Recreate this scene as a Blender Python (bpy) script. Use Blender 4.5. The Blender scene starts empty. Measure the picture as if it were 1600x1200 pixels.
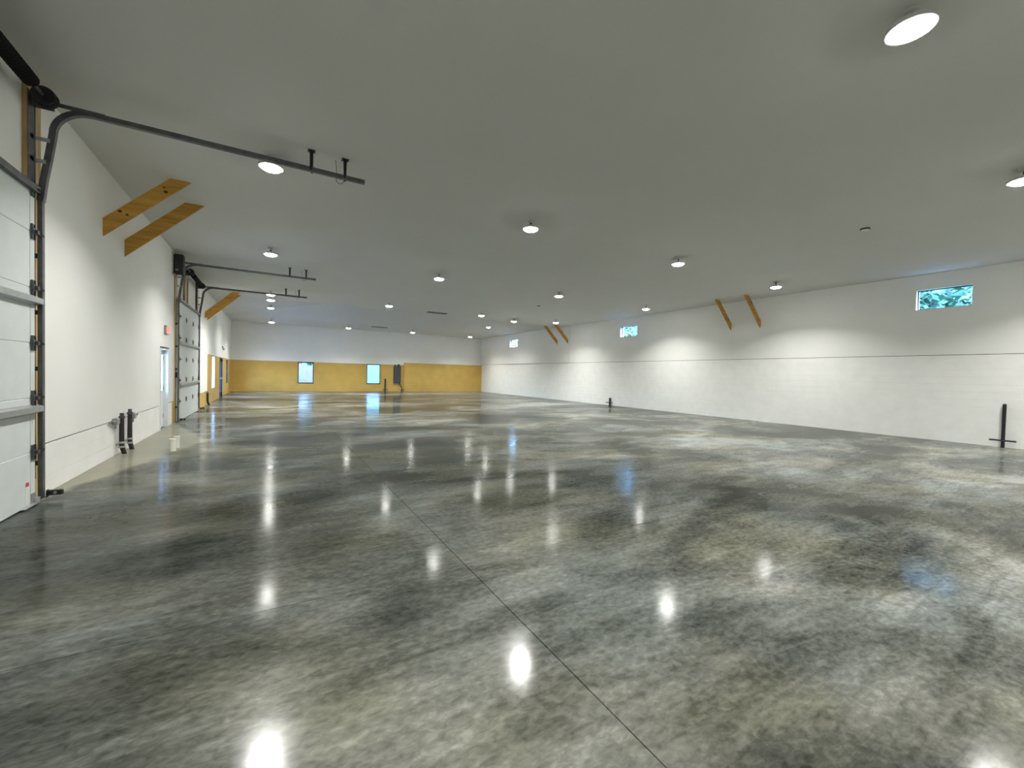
import bpy, math, random
from mathutils import Vector, Matrix

random.seed(7)
SC = bpy.context.scene
COL = SC.collection

# ------------------------------------------------------------------ camera
F_PX, YAW, PITCH, ROLL = 643.33, 0.52975, -0.022287, 0.023703
CAM_Z = 1.61
cy, sy = math.cos(YAW), math.sin(YAW)
fw = Vector((sy, cy, 0)); rt = Vector((cy, -sy, 0)); up = Vector((0, 0, 1))
cp, sp = math.cos(PITCH), math.sin(PITCH)
fw, up = cp * fw + sp * up, -sp * fw + cp * up
cr, sr = math.cos(ROLL), math.sin(ROLL)
rt, up = cr * rt + sr * up, -sr * rt + cr * up
cam_data = bpy.data.cameras.new('camera')
cam_data.sensor_fit = 'HORIZONTAL'
cam_data.sensor_width = 36.0
cam_data.lens = 36.0 * F_PX / 1600.0
cam_data.clip_start = 0.05
cam_data.clip_end = 400
cam = bpy.data.objects.new('camera', cam_data)
COL.objects.link(cam)
M = Matrix.Identity(4)
for i in range(3):
    M[i][0], M[i][1], M[i][2] = rt[i], up[i], -fw[i]
M.translation = Vector((0, 0, CAM_Z))
cam.matrix_world = M
SC.camera = cam

# ------------------------------------------------------------------ world, exposure
world = bpy.data.worlds.new('world')
SC.world = world
world.use_nodes = True
wn = world.node_tree
wn.nodes.clear()
w_out = wn.nodes.new('ShaderNodeOutputWorld')
w_bg = wn.nodes.new('ShaderNodeBackground')
w_sky = wn.nodes.new('ShaderNodeTexSky')
w_sky.sky_type = 'NISHITA'
w_sky.sun_disc = False
w_sky.sun_elevation = math.radians(48)
w_sky.sun_rotation = math.radians(150)
w_sky.air_density = 1.0
w_sky.dust_density = 1.5
w_bg.inputs['Strength'].default_value = 6.5
w_tint = wn.nodes.new('ShaderNodeMix')
w_tint.data_type = 'RGBA'
w_tint.blend_type = 'MULTIPLY'
w_tint.inputs[0].default_value = 1.0
w_tint.inputs[7].default_value = (0.70, 0.92, 1.25, 1)      # the photograph's white balance makes daylight cool
wn.links.new(w_sky.outputs['Color'], w_tint.inputs[6])
wn.links.new(w_tint.outputs[2], w_bg.inputs['Color'])
wn.links.new(w_bg.outputs['Background'], w_out.inputs['Surface'])

LAMP_POWER = 100.0
LAMP_COLOR = (1.0, 0.99, 0.94)
LENS_STRENGTH = 95.0
vs = SC.view_settings
SC.display_settings.display_device = 'sRGB'
vs.view_transform = 'Standard'
vs.look = 'None'
vs.gamma = 1.0
vs.use_curve_mapping = False
vs.exposure = 0.32
SC.cycles.caustics_reflective = False
SC.cycles.max_bounces = 10
SC.cycles.diffuse_bounces = 6
SC.cycles.glossy_bounces = 4
SC.cycles.transparent_max_bounces = 12

# ------------------------------------------------------------------ room numbers
XL, XR, YB, H = -2.40, 16.70, 34.20, 4.874
Y0 = -7.0                      # wall behind the camera
TY0, TY1 = 22.2, 30.2          # raised hipped part of the ceiling
SEAM_L, SEAM_R = 0.62, 2.467
YELLOW_Y = 22.2                # yellow block starts here on the left wall


# ------------------------------------------------------------------ material helpers
def new_mat(name):
    m = bpy.data.materials.new(name)
    m.use_nodes = True
    nt = m.node_tree
    nt.nodes.clear()
    out = nt.nodes.new('ShaderNodeOutputMaterial')
    b = nt.nodes.new('ShaderNodeBsdfPrincipled')
    nt.links.new(b.outputs[0], out.inputs[0])
    return m, nt, b, out


def nd(nt, t, **kw):
    n = nt.nodes.new(t)
    for k, v in kw.items():
        if hasattr(n, k):
            setattr(n, k, v)
        else:
            n.inputs[k].default_value = v
    return n


def ramp(nt, stops, fac):
    r = nt.nodes.new('ShaderNodeValToRGB')
    el = r.color_ramp.elements
    el[0].position, el[0].color = stops[0][0], (*stops[0][1], 1)
    el[1].position, el[1].color = stops[-1][0], (*stops[-1][1], 1)
    for p, c in stops[1:-1]:
        e = el.new(p)
        e.color = (*c, 1)
    nt.links.new(fac, r.inputs[0])
    return r


def coords(nt, scale=(1, 1, 1), rot=(0, 0, 0), kind='Object'):
    tc = nt.nodes.new('ShaderNodeTexCoord')
    mp = nt.nodes.new('ShaderNodeMapping')
    mp.inputs['Scale'].default_value = scale
    mp.inputs['Rotation'].default_value = rot
    nt.links.new(tc.outputs[kind], mp.inputs[0])
    return mp.outputs[0]


def simple(name, col, rough=0.6, metal=0.0, var=0.12, scale=6.0, bump=0.0, bscale=60.0, spec=0.5):
    m, nt, b, out = new_mat(name)
    v = coords(nt)
    n = nd(nt, 'ShaderNodeTexNoise', Scale=scale, Detail=4.0)
    nt.links.new(v, n.inputs['Vector'])
    lo = tuple(c * (1 - var) for c in col)
    hi = tuple(min(1, c * (1 + var)) for c in col)
    r = ramp(nt, [(0.3, lo), (0.7, hi)], n.outputs['Fac'])
    nt.links.new(r.outputs[0], b.inputs['Base Color'])
    b.inputs['Roughness'].default_value = rough
    b.inputs['Metallic'].default_value = metal
    b.inputs['Specular IOR Level'].default_value = spec
    if bump > 0:
        n2 = nd(nt, 'ShaderNodeTexNoise', Scale=bscale, Detail=3.0)
        nt.links.new(v, n2.inputs['Vector'])
        bp = nd(nt, 'ShaderNodeBump', Strength=bump, Distance=0.004)
        nt.links.new(n2.outputs['Fac'], bp.inputs['Height'])
        nt.links.new(bp.outputs[0], b.inputs['Normal'])
    return m


def emit_mat(name, col, strength):
    m, nt, b, out = new_mat(name)
    b.inputs['Base Color'].default_value = (*col, 1)
    b.inputs['Emission Color'].default_value = (*col, 1)
    b.inputs['Emission Strength'].default_value = strength
    b.inputs['Roughness'].default_value = 0.4
    return m


def wood_mat(name, c0, c1, c2, along='X', knots=True):
    m, nt, b, out = new_mat(name)
    sc = {'X': (0.5, 7, 7), 'Y': (7, 0.5, 7), 'Z': (7, 7, 0.5)}[along]
    v = coords(nt, sc)
    n = nd(nt, 'ShaderNodeTexNoise', Scale=2.0, Detail=6.0, Distortion=0.8)
    nt.links.new(v, n.inputs['Vector'])
    r = ramp(nt, [(0.28, c0), (0.5, c1), (0.72, c2)], n.outputs['Fac'])
    last = r.outputs[0]
    if knots:
        v2 = coords(nt, (2.6, 2.6, 4.0))
        vo = nd(nt, 'ShaderNodeTexVoronoi', Scale=1.0)
        nt.links.new(v2, vo.inputs['Vector'])
        k = ramp(nt, [(0.07, (0.0, 0.0, 0.0)), (0.13, (1, 1, 1))], vo.outputs['Distance'])
        mx = nt.nodes.new('ShaderNodeMix')
        mx.data_type = 'RGBA'
        nt.links.new(k.outputs[0], mx.inputs[0])
        mx.inputs[6].default_value = (c0[0] * .25, c0[1] * .2, c0[2] * .2, 1)
        nt.links.new(last, mx.inputs[7])
        last = mx.outputs[2]
    nt.links.new(last, b.inputs['Base Color'])
    b.inputs['Roughness'].default_value = 0.6
    return m


def glass_mat(name, tint=(0.93, 0.98, 0.97)):
    m, nt, b, out = new_mat(name)
    nt.nodes.remove(b)
    tr = nd(nt, 'ShaderNodeBsdfTransparent')
    tr.inputs[0].default_value = (*tint, 1)
    gl = nd(nt, 'ShaderNodeBsdfGlossy', Roughness=0.02)
    lw = nd(nt, 'ShaderNodeLayerWeight', Blend=0.5)
    pw = nt.nodes.new('ShaderNodeMath')
    pw.operation = 'POWER'
    pw.inputs[1].default_value = 5.0
    nt.links.new(lw.outputs['Facing'], pw.inputs[0])
    ad = nt.nodes.new('ShaderNodeMath')
    ad.operation = 'MULTIPLY_ADD'
    ad.inputs[1].default_value = 0.9
    ad.inputs[2].default_value = 0.03
    nt.links.new(pw.outputs[0], ad.inputs[0])
    mx = nt.nodes.new('ShaderNodeMixShader')
    nt.links.new(ad.outputs[0], mx.inputs[0])
    nt.links.new(tr.outputs[0], mx.inputs[1])
    nt.links.new(gl.outputs[0], mx.inputs[2])
    nt.links.new(mx.outputs[0], out.inputs[0])
    return m


# ------------------------------------------------------------------ materials
def floor_material():
    m, nt, b, out = new_mat('polished_concrete')
    L = nt.links
    # large stain clouds, drawn out a little along the trowel direction
    vA = coords(nt, (0.16, 0.26, 1), (0, 0, 0.35))
    nA = nd(nt, 'ShaderNodeTexNoise', Scale=1.5, Detail=6.0, Roughness=0.6, Distortion=0.5)
    L.new(vA, nA.inputs['Vector'])
    vB = coords(nt, (0.55, 1.0, 1), (0, 0, 0.5))
    nB = nd(nt, 'ShaderNodeTexNoise', Scale=1.5, Detail=5.0, Roughness=0.6, Distortion=0.7)
    L.new(vB, nB.inputs['Vector'])
    vC = coords(nt, (1, 1.6, 1), (0, 0, 0.7))
    nC = nd(nt, 'ShaderNodeTexNoise', Scale=16.0, Detail=3.0, Roughness=0.6, Distortion=0.4)
    L.new(vC, nC.inputs['Vector'])

    def mth(op, a, bb, clamp=False):
        n = nt.nodes.new('ShaderNodeMath')
        n.operation = op
        n.use_clamp = clamp
        for i, q in enumerate((a, bb)):
            if isinstance(q, (int, float)):
                n.inputs[i].default_value = q
            else:
                L.new(q, n.inputs[i])
        return n.outputs[0]
    vS = coords(nt, (0.9, 5.5, 1), (0, 0, 0.45))
    nS = nd(nt, 'ShaderNodeTexNoise', Scale=1.6, Detail=5.0, Roughness=0.7, Distortion=0.9)
    L.new(vS, nS.inputs['Vector'])
    s = mth('ADD', mth('MULTIPLY', nA.outputs['Fac'], 0.50), mth('MULTIPLY', nB.outputs['Fac'], 0.22))
    s = mth('ADD', s, mth('MULTIPLY', nC.outputs['Fac'], 0.15))
    s = mth('ADD', s, mth('MULTIPLY', nS.outputs['Fac'], 0.13))
    tc = nt.nodes.new('ShaderNodeTexCoord')
    sep = nt.nodes.new('ShaderNodeSeparateXYZ')
    L.new(tc.outputs['Object'], sep.inputs[0])
    # one broad darker pour in the middle of the hall, with a wandering edge
    dx = mth('MULTIPLY', mth('SUBTRACT', sep.outputs[0], 1.0), 1 / 5.5)
    dy = mth('MULTIPLY', mth('SUBTRACT', sep.outputs[1], 7.6), 1 / 5.2)
    rad = mth('POWER', mth('ADD', mth('MULTIPLY', dx, dx), mth('MULTIPLY', dy, dy)), 0.5)
    rad = mth('ADD', rad, mth('MULTIPLY', mth('SUBTRACT', nA.outputs['Fac'], 0.5), 1.6))
    pour = mth('SUBTRACT', 1.35, rad, True)
    pk = mth('MULTIPLY', pour, 0.55)
    s = mth('ADD', mth('MULTIPLY', s, mth('SUBTRACT', 1.0, pk)), mth('MULTIPLY', pk, 0.400))
    r = ramp(nt, [(0.41, (0.024, 0.026, 0.022)), (0.46, (0.070, 0.073, 0.064)),
                  (0.52, (0.152, 0.155, 0.142)), (0.58, (0.29, 0.29, 0.28))], s)
    # olive / grey tint variation
    vT = coords(nt, (0.22, 0.3, 1))
    nT = nd(nt, 'ShaderNodeTexNoise', Scale=2.3, Detail=3.0)
    L.new(vT, nT.inputs['Vector'])
    tint = ramp(nt, [(0.38, (0.93, 1.0, 1.02)), (0.5, (1.0, 1.0, 0.97)), (0.62, (1.0, 1.0, 0.86))], nT.outputs['Fac'])
    mul = nt.nodes.new('ShaderNodeMix')
    mul.data_type = 'RGBA'
    mul.blend_type = 'MULTIPLY'
    mul.inputs[0].default_value = 1.0
    L.new(r.outputs[0], mul.inputs[6])
    L.new(tint.outputs[0], mul.inputs[7])
    # bare, unstained strip along the left wall
    edge = mth('SUBTRACT', mth('MULTIPLY', mth('SUBTRACT', sep.outputs[1], 6.7), 0.27), mth('ADD', sep.outputs[0], 2.36))
    edge2 = mth('SUBTRACT', mth('MULTIPLY', mth('SUBTRACT', 15.2, sep.outputs[1]), 0.32), mth('ADD', sep.outputs[0], 2.36))
    edge = mth('ADD', mth('MINIMUM', edge, edge2), mth('MULTIPLY', mth('SUBTRACT', nB.outputs['Fac'], 0.5), 0.35))
    mask = mth('MULTIPLY', edge, 7.0, True)
    mx = nt.nodes.new('ShaderNodeMix')
    mx.data_type = 'RGBA'
    L.new(mth('MULTIPLY', mask, 0.8), mx.inputs[0])
    L.new(mul.outputs[2], mx.inputs[6])
    mx.inputs[7].default_value = (0.29, 0.28, 0.215, 1)
    b2 = b
    nt.nodes.remove(b2)
    dif = nd(nt, 'ShaderNodeBsdfDiffuse')
    gls = nd(nt, 'ShaderNodeBsdfGlossy')
    L.new(mx.outputs[2], dif.inputs['Color'])
    rr = ramp(nt, [(0.35, (0.10, 0.10, 0.10)), (0.65, (0.17, 0.17, 0.17))], nB.outputs['Fac'])
    L.new(rr.outputs[0], gls.inputs['Roughness'])
    lw = nd(nt, 'ShaderNodeLayerWeight', Blend=0.5)
    fac = mth('ADD', mth('MULTIPLY', mth('POWER', lw.outputs['Facing'], 6.0), 0.56), 0.036)
    ms = nt.nodes.new('ShaderNodeMixShader')
    L.new(fac, ms.inputs[0])
    L.new(dif.outputs[0], ms.inputs[1])
    L.new(gls.outputs[0], ms.inputs[2])
    L.new(ms.outputs[0], out.inputs[0])
    # slow waves of the trowelled surface and fine grain
    vW = coords(nt, (0.8, 1.0, 1))
    nW = nd(nt, 'ShaderNodeTexNoise', Scale=2.2, Detail=1.0)
    L.new(vW, nW.inputs['Vector'])
    nG = nd(nt, 'ShaderNodeTexNoise', Scale=45.0, Detail=4.0)
    L.new(vW, nG.inputs['Vector'])
    bp = nd(nt, 'ShaderNodeBump', Strength=0.22, Distance=0.004)
    L.new(nW.outputs['Fac'], bp.inputs['Height'])
    bp2 = nd(nt, 'ShaderNodeBump', Strength=0.15, Distance=0.001)
    L.new(nG.outputs['Fac'], bp2.inputs['Height'])
    L.new(bp.outputs[0], bp2.inputs['Normal'])
    L.new(bp2.outputs[0], gls.inputs['Normal'])
    return m


MAT = {}
MAT['floor'] = floor_material()
MAT['joint'] = simple('joint_filler', (0.02, 0.02, 0.018), 0.8)
MAT['paint'] = simple('white_wall_paint', (0.80, 0.80, 0.775), 0.75, var=0.02, scale=1.2, bump=0.15, bscale=90, spec=0.25)
MAT['block'] = simple('white_painted_block', (0.81, 0.81, 0.79), 0.7, var=0.03, scale=3.0, bump=0.35, bscale=45, spec=0.3)
MAT['ceil'] = simple('white_ceiling_paint', (0.68, 0.68, 0.66), 0.85, var=0.015, scale=0.8, bump=0.1, bscale=80, spec=0.15)
MAT['yellow'] = simple('yellow_coated_block', (0.55, 0.365, 0.10), 0.6, var=0.07, scale=1.5, bump=0.3, bscale=40, spec=0.3)
MAT['core'] = simple('dark_wall_core', (0.05, 0.05, 0.047), 0.9)
MAT['pine'] = wood_mat('pine_brace', (0.33, 0.16, 0.022), (0.47, 0.245, 0.035), (0.58, 0.32, 0.055), 'X')
MAT['jamb'] = wood_mat('pine_jamb', (0.30, 0.19, 0.07), (0.45, 0.30, 0.12), (0.58, 0.42, 0.20), 'Z', False)
MAT['jambknot'] = simple('dark_knot', (0.06, 0.022, 0.008), 0.7)
MAT['jambshade'] = wood_mat('shaded_jamb', (0.10, 0.07, 0.04), (0.16, 0.115, 0.065), (0.22, 0.16, 0.09), 'Z', False)  # pine jamb again, its shade mixed into darker wood colours
MAT['galv'] = simple('galvanised_steel', (0.13, 0.135, 0.145), 0.45, 0.6, 0.2, 12)
MAT['hinge'] = simple('hinge_steel', (0.085, 0.088, 0.095), 0.45, 0.5, 0.2, 20)
MAT['oldsteel'] = simple('brownish_steel', (0.07, 0.055, 0.035), 0.6, 0.2, 0.25, 15)
MAT['galvl'] = simple('bright_galvanised_steel', (0.50, 0.52, 0.53), 0.4, 0.7, 0.1, 12)
MAT['dark'] = simple('blackened_steel', (0.018, 0.018, 0.02), 0.45, 0.3, 0.2, 20)
MAT['black'] = simple('black_plastic', (0.012, 0.012, 0.013), 0.5)
MAT['flatblack'] = simple('flat_black_spring', (0.004, 0.004, 0.004), 0.8, spec=0.15)
MAT['pipeblk'] = simple('black_pipe_cover', (0.022, 0.020, 0.022), 0.65, 0, 0.25, 15)
MAT['doorskin'] = simple('white_door_skin', (0.66, 0.71, 0.70), 0.5, 0.0, 0.03, 5, 0.2, 120, 0.35)
MAT['frameblk'] = simple('black_window_frame', (0.012, 0.014, 0.018), 0.4)
MAT['framewht'] = simple('white_door_frame', (0.72, 0.75, 0.75), 0.5, var=0.03)
MAT['navy'] = simple('dark_storefront_frame', (0.012, 0.016, 0.03), 0.35)
MAT['glass'] = glass_mat('window_glass')
MAT['greybox'] = simple('grey_cast_box', (0.30, 0.31, 0.29), 0.55, 0.3, 0.1, 15)
MAT['panel'] = simple('dark_grey_panel', (0.055, 0.06, 0.068), 0.5, 0.2, 0.1, 8)
MAT['pvc'] = simple('white_pvc', (0.78, 0.77, 0.70), 0.4, var=0.03)
MAT['lens'] = emit_mat('lamp_lens', (1.0, 1.0, 0.93), LENS_STRENGTH)
MAT['housing'] = simple('lamp_housing', (0.55, 0.55, 0.53), 0.5, var=0.03)
MAT['red'] = emit_mat('red_exit_letters', (1.0, 0.06, 0.05), 3.0)
MAT['signface'] = emit_mat('exit_sign_face', (1.0, 0.33, 0.27), 0.5)
MAT['sticker'] = simple('sticker_white', (0.75, 0.72, 0.70), 0.5, var=0.02)
MAT['stickred'] = simple('sticker_red', (0.55, 0.05, 0.05), 0.5, var=0.05)
MAT['grass'] = simple('lawn', (0.0055, 0.031, 0.013), 0.9, var=0.5, scale=1.5)
MAT['pave'] = simple('pale_pavement', (0.62, 0.62, 0.60), 0.9, var=0.06)
MAT['leaf'] = simple('green_leaves', (0.038, 0.118, 0.070), 0.6, var=0.5, scale=1.4)
MAT['leafdk'] = simple('dark_green_leaves', (0.04, 0.17, 0.09), 0.6, var=0.5, scale=1.4)
MAT['leafpk'] = simple('pink_blossom', (0.16, 0.085, 0.16), 0.7, var=0.2, scale=2)
MAT['bark'] = simple('bark', (0.10, 0.075, 0.05), 0.9)
MAT['fence'] = simple('weathered_fence', (0.080, 0.073, 0.080), 0.85, var=0.25, scale=3)


# ------------------------------------------------------------------ mesh helpers
class MB:
    def __init__(s):
        s.v, s.f = [], []

    def box(s, x0, x1, y0, y1, z0, z1):
        i = len(s.v)
        s.v += [(x0, y0, z0), (x1, y0, z0), (x1, y1, z0), (x0, y1, z0),
                (x0, y0, z1), (x1, y0, z1), (x1, y1, z1), (x0, y1, z1)]
        s.f += [tuple(i + k for k in q) for q in
                ((0, 3, 2, 1), (4, 5, 6, 7), (0, 1, 5, 4), (1, 2, 6, 5), (2, 3, 7, 6), (3, 0, 4, 7))]
        return s

    def bevel_box(s, x0, x1, y0, y1, z0, z1, b=0.004):
        # box with chamfered edges (24 vertices)
        i = len(s.v)
        c = ((x0 + x1) / 2, (y0 + y1) / 2, (z0 + z1) / 2)
        h = ((x1 - x0) / 2, (y1 - y0) / 2, (z1 - z0) / 2)
        idx = {}
        for sx in (-1, 1):
            for syy in (-1, 1):
                for sz in (-1, 1):
                    for ax in range(3):
                        d = [h[0] - b, h[1] - b, h[2] - b]
                        d[ax] += b
                        idx[(sx, syy, sz, ax)] = len(s.v)
                        s.v.append((c[0] + sx * d[0], c[1] + syy * d[1], c[2] + sz * d[2]))
        def add(f):
            p = [Vector(s.v[k]) for k in f]
            n = (p[1] - p[0]).cross(p[2] - p[0])
            mid = sum(p, Vector()) / len(p) - Vector(c)
            s.f.append(tuple(f) if n.dot(mid) > 0 else tuple(reversed(f)))
        for ax in range(3):
            for sg in (-1, 1):
                q = []
                for a, bb in ((-1, -1), (1, -1), (1, 1), (-1, 1)):
                    k = [0, 0, 0]
                    k[ax] = sg
                    k[(ax + 1) % 3] = a
                    k[(ax + 2) % 3] = bb
                    q.append(idx[(*k, ax)])
                add(q)
        for ax in range(3):
            a1, a2 = (ax + 1) % 3, (ax + 2) % 3
            for s1 in (-1, 1):
                for s2 in (-1, 1):
                    q = []
                    for (e, which) in ((-1, a1), (1, a1), (1, a2), (-1, a2)):
                        k = [0, 0, 0]
                        k[ax], k[a1], k[a2] = e, s1, s2
                        q.append(idx[(*k, which)])
                    add(q)
        for sx in (-1, 1):
            for syy in (-1, 1):
                for sz in (-1, 1):
                    add([idx[(sx, syy, sz, a)] for a in range(3)])
        return s

    def prism(s, pts, axis, a, b):
        # polygon pts (u,v) extruded along axis from a to b; axis x:(y,z)  y:(x,z)  z:(x,y)
        n = len(pts)
        i = len(s.v)
        for t in (a, b):
            for u, v in pts:
                s.v.append({'x': (t, u, v), 'y': (u, t, v), 'z': (u, v, t)}[axis])
        s.f.append(tuple(range(i, i + n)))
        s.f.append(tuple(range(i + 2 * n - 1, i + n - 1, -1)))
        for k in range(n):
            k2 = (k + 1) % n
            s.f.append((i + k, i + n + k, i + n + k2, i + k2))
        return s

    def tube(s, path, r, n=10, cap=True):
        path = [Vector(p) for p in path]
        rs = r if isinstance(r, (list, tuple)) else [r] * len(path)
        i0 = len(s.v)
        ref = None
        for k, p in enumerate(path):
            d = (path[min(k + 1, len(path) - 1)] - path[max(k - 1, 0)]).normalized()
            if ref is None:
                ref = d.orthogonal().normalized()
            ref = (ref - d * ref.dot(d)).normalized()
            w = d.cross(ref)
            for j in range(n):
                a = 2 * math.pi * j / n
                s.v.append(tuple(p + (ref * math.cos(a) + w * math.sin(a)) * rs[k]))
        for k in range(len(path) - 1):
            for j in range(n):
                j2 = (j + 1) % n
                a = i0 + k * n
                s.f.append((a + j, a + j2, a + n + j2, a + n + j))
        if cap:
            s.f.append(tuple(range(i0 + n - 1, i0 - 1, -1)))
            e = i0 + (len(path) - 1) * n
            s.f.append(tuple(range(e, e + n)))
        return s

    def sweep_xz(s, path, y, prof):
        # path of (x,z) in a plane of constant y; prof of (n,b): n in plane (left of travel), b along y
        i0 = len(s.v)
        m = len(prof)
        P = [Vector((p[0], 0, p[1])) for p in path]
        for k, p in enumerate(P):
            d = (P[min(k + 1, len(P) - 1)] - P[max(k - 1, 0)]).normalized()
            nrm = Vector((-d.z, 0, d.x))
            for a, b in prof:
                q = p + nrm * a
                s.v.append((q.x, y + b, q.z))
        for k in range(len(P) - 1):
            for j in range(m):
                j2 = (j + 1) % m
                a = i0 + k * m
                s.f.append((a + j, a + j2, a + m + j2, a + m + j))
        s.f.append(tuple(range(i0 + m - 1, i0 - 1, -1)))
        e = i0 + (len(P) - 1) * m
        s.f.append(tuple(range(e, e + m)))
        return s

    def lathe(s, prof, c=(0, 0, 0), n=24):
        # prof of (r,z), axis z
        i0 = len(s.v)
        for r, z in prof:
            for j in range(n):
                a = 2 * math.pi * j / n
                s.v.append((c[0] + r * math.cos(a), c[1] + r * math.sin(a), c[2] + z))
        for k in range(len(prof) - 1):
            for j in range(n):
                j2 = (j + 1) % n
                a = i0 + k * n
                s.f.append((a + j, a + j2, a + n + j2, a + n + j))
        s.f.append(tuple(range(i0 + n - 1, i0 - 1, -1)))
        e = i0 + (len(prof) - 1) * n
        s.f.append(tuple(range(e, e + n)))
        return s

    def sheet(s, axis, a, b, u0, u1, z0, z1, holes=()):
        """slab between axis=a (room side) and axis=b, with rectangular holes (u0,u1,z0,z1)"""
        us = sorted({u0, u1, *[min(max(q, u0), u1) for h in holes for q in h[:2]]})
        zs = sorted({z0, z1, *[min(max(q, z0), z1) for h in holes for q in h[2:]]})
        nu, nz = len(us) - 1, len(zs) - 1

        def solid(i, j):
            if i < 0 or j < 0 or i >= nu or j >= nz:
                return False
            cu, cz = (us[i] + us[i + 1]) / 2, (zs[j] + zs[j + 1]) / 2
            return not any(h[0] < cu < h[1] and h[2] < cz < h[3] for h in holes)

        def P(t, u, z):
            return (t, u, z) if axis == 'x' else (u, t, z)
        vid = {}

        def V(t, u, z):
            k = (t, u, z)
            if k not in vid:
                vid[k] = len(s.v)
                s.v.append(P(*k))
            return vid[k]
        for i in range(nu):
            for j in range(nz):
                if not solid(i, j):
                    continue
                ua, ub, za, zb = us[i], us[i + 1], zs[j], zs[j + 1]
                s.f.append((V(a, ua, za), V(a, ub, za), V(a, ub, zb), V(a, ua, zb)))
                s.f.append((V(b, ua, zb), V(b, ub, zb), V(b, ub, za), V(b, ua, za)))
                for (di, dj, p, q) in ((-1, 0, (ua, za), (ua, zb)), (1, 0, (ub, zb), (ub, za)),
                                       (0, -1, (ub, za), (ua, za)), (0, 1, (ua, zb), (ub, zb))):
                    if not solid(i + di, j + dj):
                        s.f.append((V(a, *p), V(a, *q), V(b, *q), V(b, *p)))
        return s

    def mesh(s, name, smooth=False):
        me = bpy.data.meshes.new(name)
        me.from_pydata(s.v, [], s.f)
        me.validate()
        import bmesh
        bm = bmesh.new()
        bm.from_mesh(me)
        bmesh.ops.recalc_face_normals(bm, faces=bm.faces)
        bm.to_mesh(me)
        bm.free()
        if smooth:
            for p in me.polygons:
                p.use_smooth = True
            try:
                me.set_sharp_from_angle(angle=math.radians(40))
            except Exception:
                pass
        return me

    def build(s, name, mat, parent=None, smooth=False, kind=None, label=None, off=None):
        if off is not None:
            s.v = [(v[0] - off[0], v[1] - off[1], v[2] - off[2]) for v in s.v]
        me = s.mesh(name, smooth)
        me.materials.append(MAT[mat])
        o = bpy.data.objects.new(name, me)
        COL.objects.link(o)
        if parent is not None:
            o.parent = parent
        if kind:
            o['kind'] = kind
        if label:
            o['label'] = label
        return o


def thing(name, label, cat, loc=(0, 0, 0), group=None, kind=None):
    o = bpy.data.objects.new(name, None)
    o.empty_display_size = 0.1
    COL.objects.link(o)
    o.location = loc
    o['label'] = label
    o['category'] = cat
    if group:
        o['group'] = group
    if kind:
        o['kind'] = kind
    return o


def tag(o, label, cat, group=None):
    o['label'] = label
    o['category'] = cat
    if group:
        o['group'] = group
    return o


def part(root, name, mat, mb, smooth=False, label=None, parent=None, kind=None):
    """mesh given in world coordinates, parented to a thing whose Empty sits at root.location"""
    return mb.build(name, mat, parent or root, smooth, kind, label, off=tuple(root.location))


def struct(name, mat, mb, label, cat, smooth=False):
    o = mb.build(name, mat, None, smooth, 'structure')
    o['label'] = label
    o['category'] = cat
    return o


def copy_tree(o, parent=None):
    c = o.copy()
    COL.objects.link(c)
    c.parent = parent
    for ch in list(o.children):
        copy_tree(ch, c)
    return c


# ------------------------------------------------------------------ floor
floor = struct('floor', 'joint', MB().box(XL - .3, XR + .3, Y0 - .2, YB + .3, -0.16, -0.014),
               'grey polished concrete floor with saw-cut joints', 'floor')
gx, gy = 0.0030, 0.0024
rows = [(Y0, 3.15, [XL - .02, 1.427, 5.32, 9.21, 13.1, XR + .02]), (3.15, YB, [XL - .02, 1.427, XR + .02])]
for ya, yb_, xs in rows:
    for i in range(len(xs) - 1):
        mb = MB()
        x0, x1, y0, y1 = xs[i] + gx, xs[i + 1] - gx, ya + gy, yb_ - gy
        if i == 0: x0 -= gx
        mb.bevel_box(x0, x1, y0, y1, -0.0139, 0.0, 0.0008)
        mb.build('concrete_slab', 'floor', floor)
# door thresholds run out under the openings
for (a, b) in ((3.13, 6.67), (13.37, 14.26), (15.36, 18.90), (27.1, 28.6)):
    MB().box(XL - .30, XL - .0201, a, b, -0.0139, -0.0005).build('threshold', 'pave', floor)

# ------------------------------------------------------------------ ceiling with its raised hipped bay
RZ = 5.87
RXL, RXR, RY = 4.5, 8.2, 26.2
o_ = 0.02
cv = [(XL - .3, Y0 - .2, H), (XR + .3, Y0 - .2, H), (XR + .3, TY0, H), (XL - .3, TY0, H),
      (XL, TY0, H), (XR, TY0, H), (XR, TY1, H), (XL, TY1, H), (RXL, RY, RZ), (RXR, RY, RZ),
      (XL - .3, TY1, H), (XR + .3, TY1, H), (XR + .3, YB + .3, H), (XL - .3, YB + .3, H)]
cf = [(0, 1, 2, 5, 4, 3), (4, 5, 9, 8), (6, 7, 8, 9), (7, 4, 8), (5, 6, 9), (10, 7, 6, 11, 12, 13),
      (3, 4, 7, 10), (5, 2, 11, 6)]
cb = MB()
cb.v, cb.f = cv, cf
cm = bpy.data.meshes.new('ceiling')
cm.from_pydata(cv, [], cf)
cm.materials.append(MAT['ceil'])
ceiling = bpy.data.objects.new('ceiling', cm)
COL.objects.link(ceiling)
ceiling['kind'] = 'structure'
tag(ceiling, 'white painted ceiling with a raised hipped bay before the yellow wall', 'ceiling')

# ------------------------------------------------------------------ walls
D1 = (3.12, 6.68, 0.0, 3.50)
DOOR1 = (3.0, 6.80)
EX = (13.35, 14.27, 0.0, 2.09)
D2 = (15.35, 18.91, 0.0, 3.50)
DOOR2 = (15.23, 19.03)
WL1 = (23.80, 24.88, 0.64, 2.17)
SD = (27.10, 28.60, 0.0, 2.16)
WL3 = (30.90, 31.95, 0.66, 2.13)
left_holes = [D1, EX, D2, WL1, SD, WL3]

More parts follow.
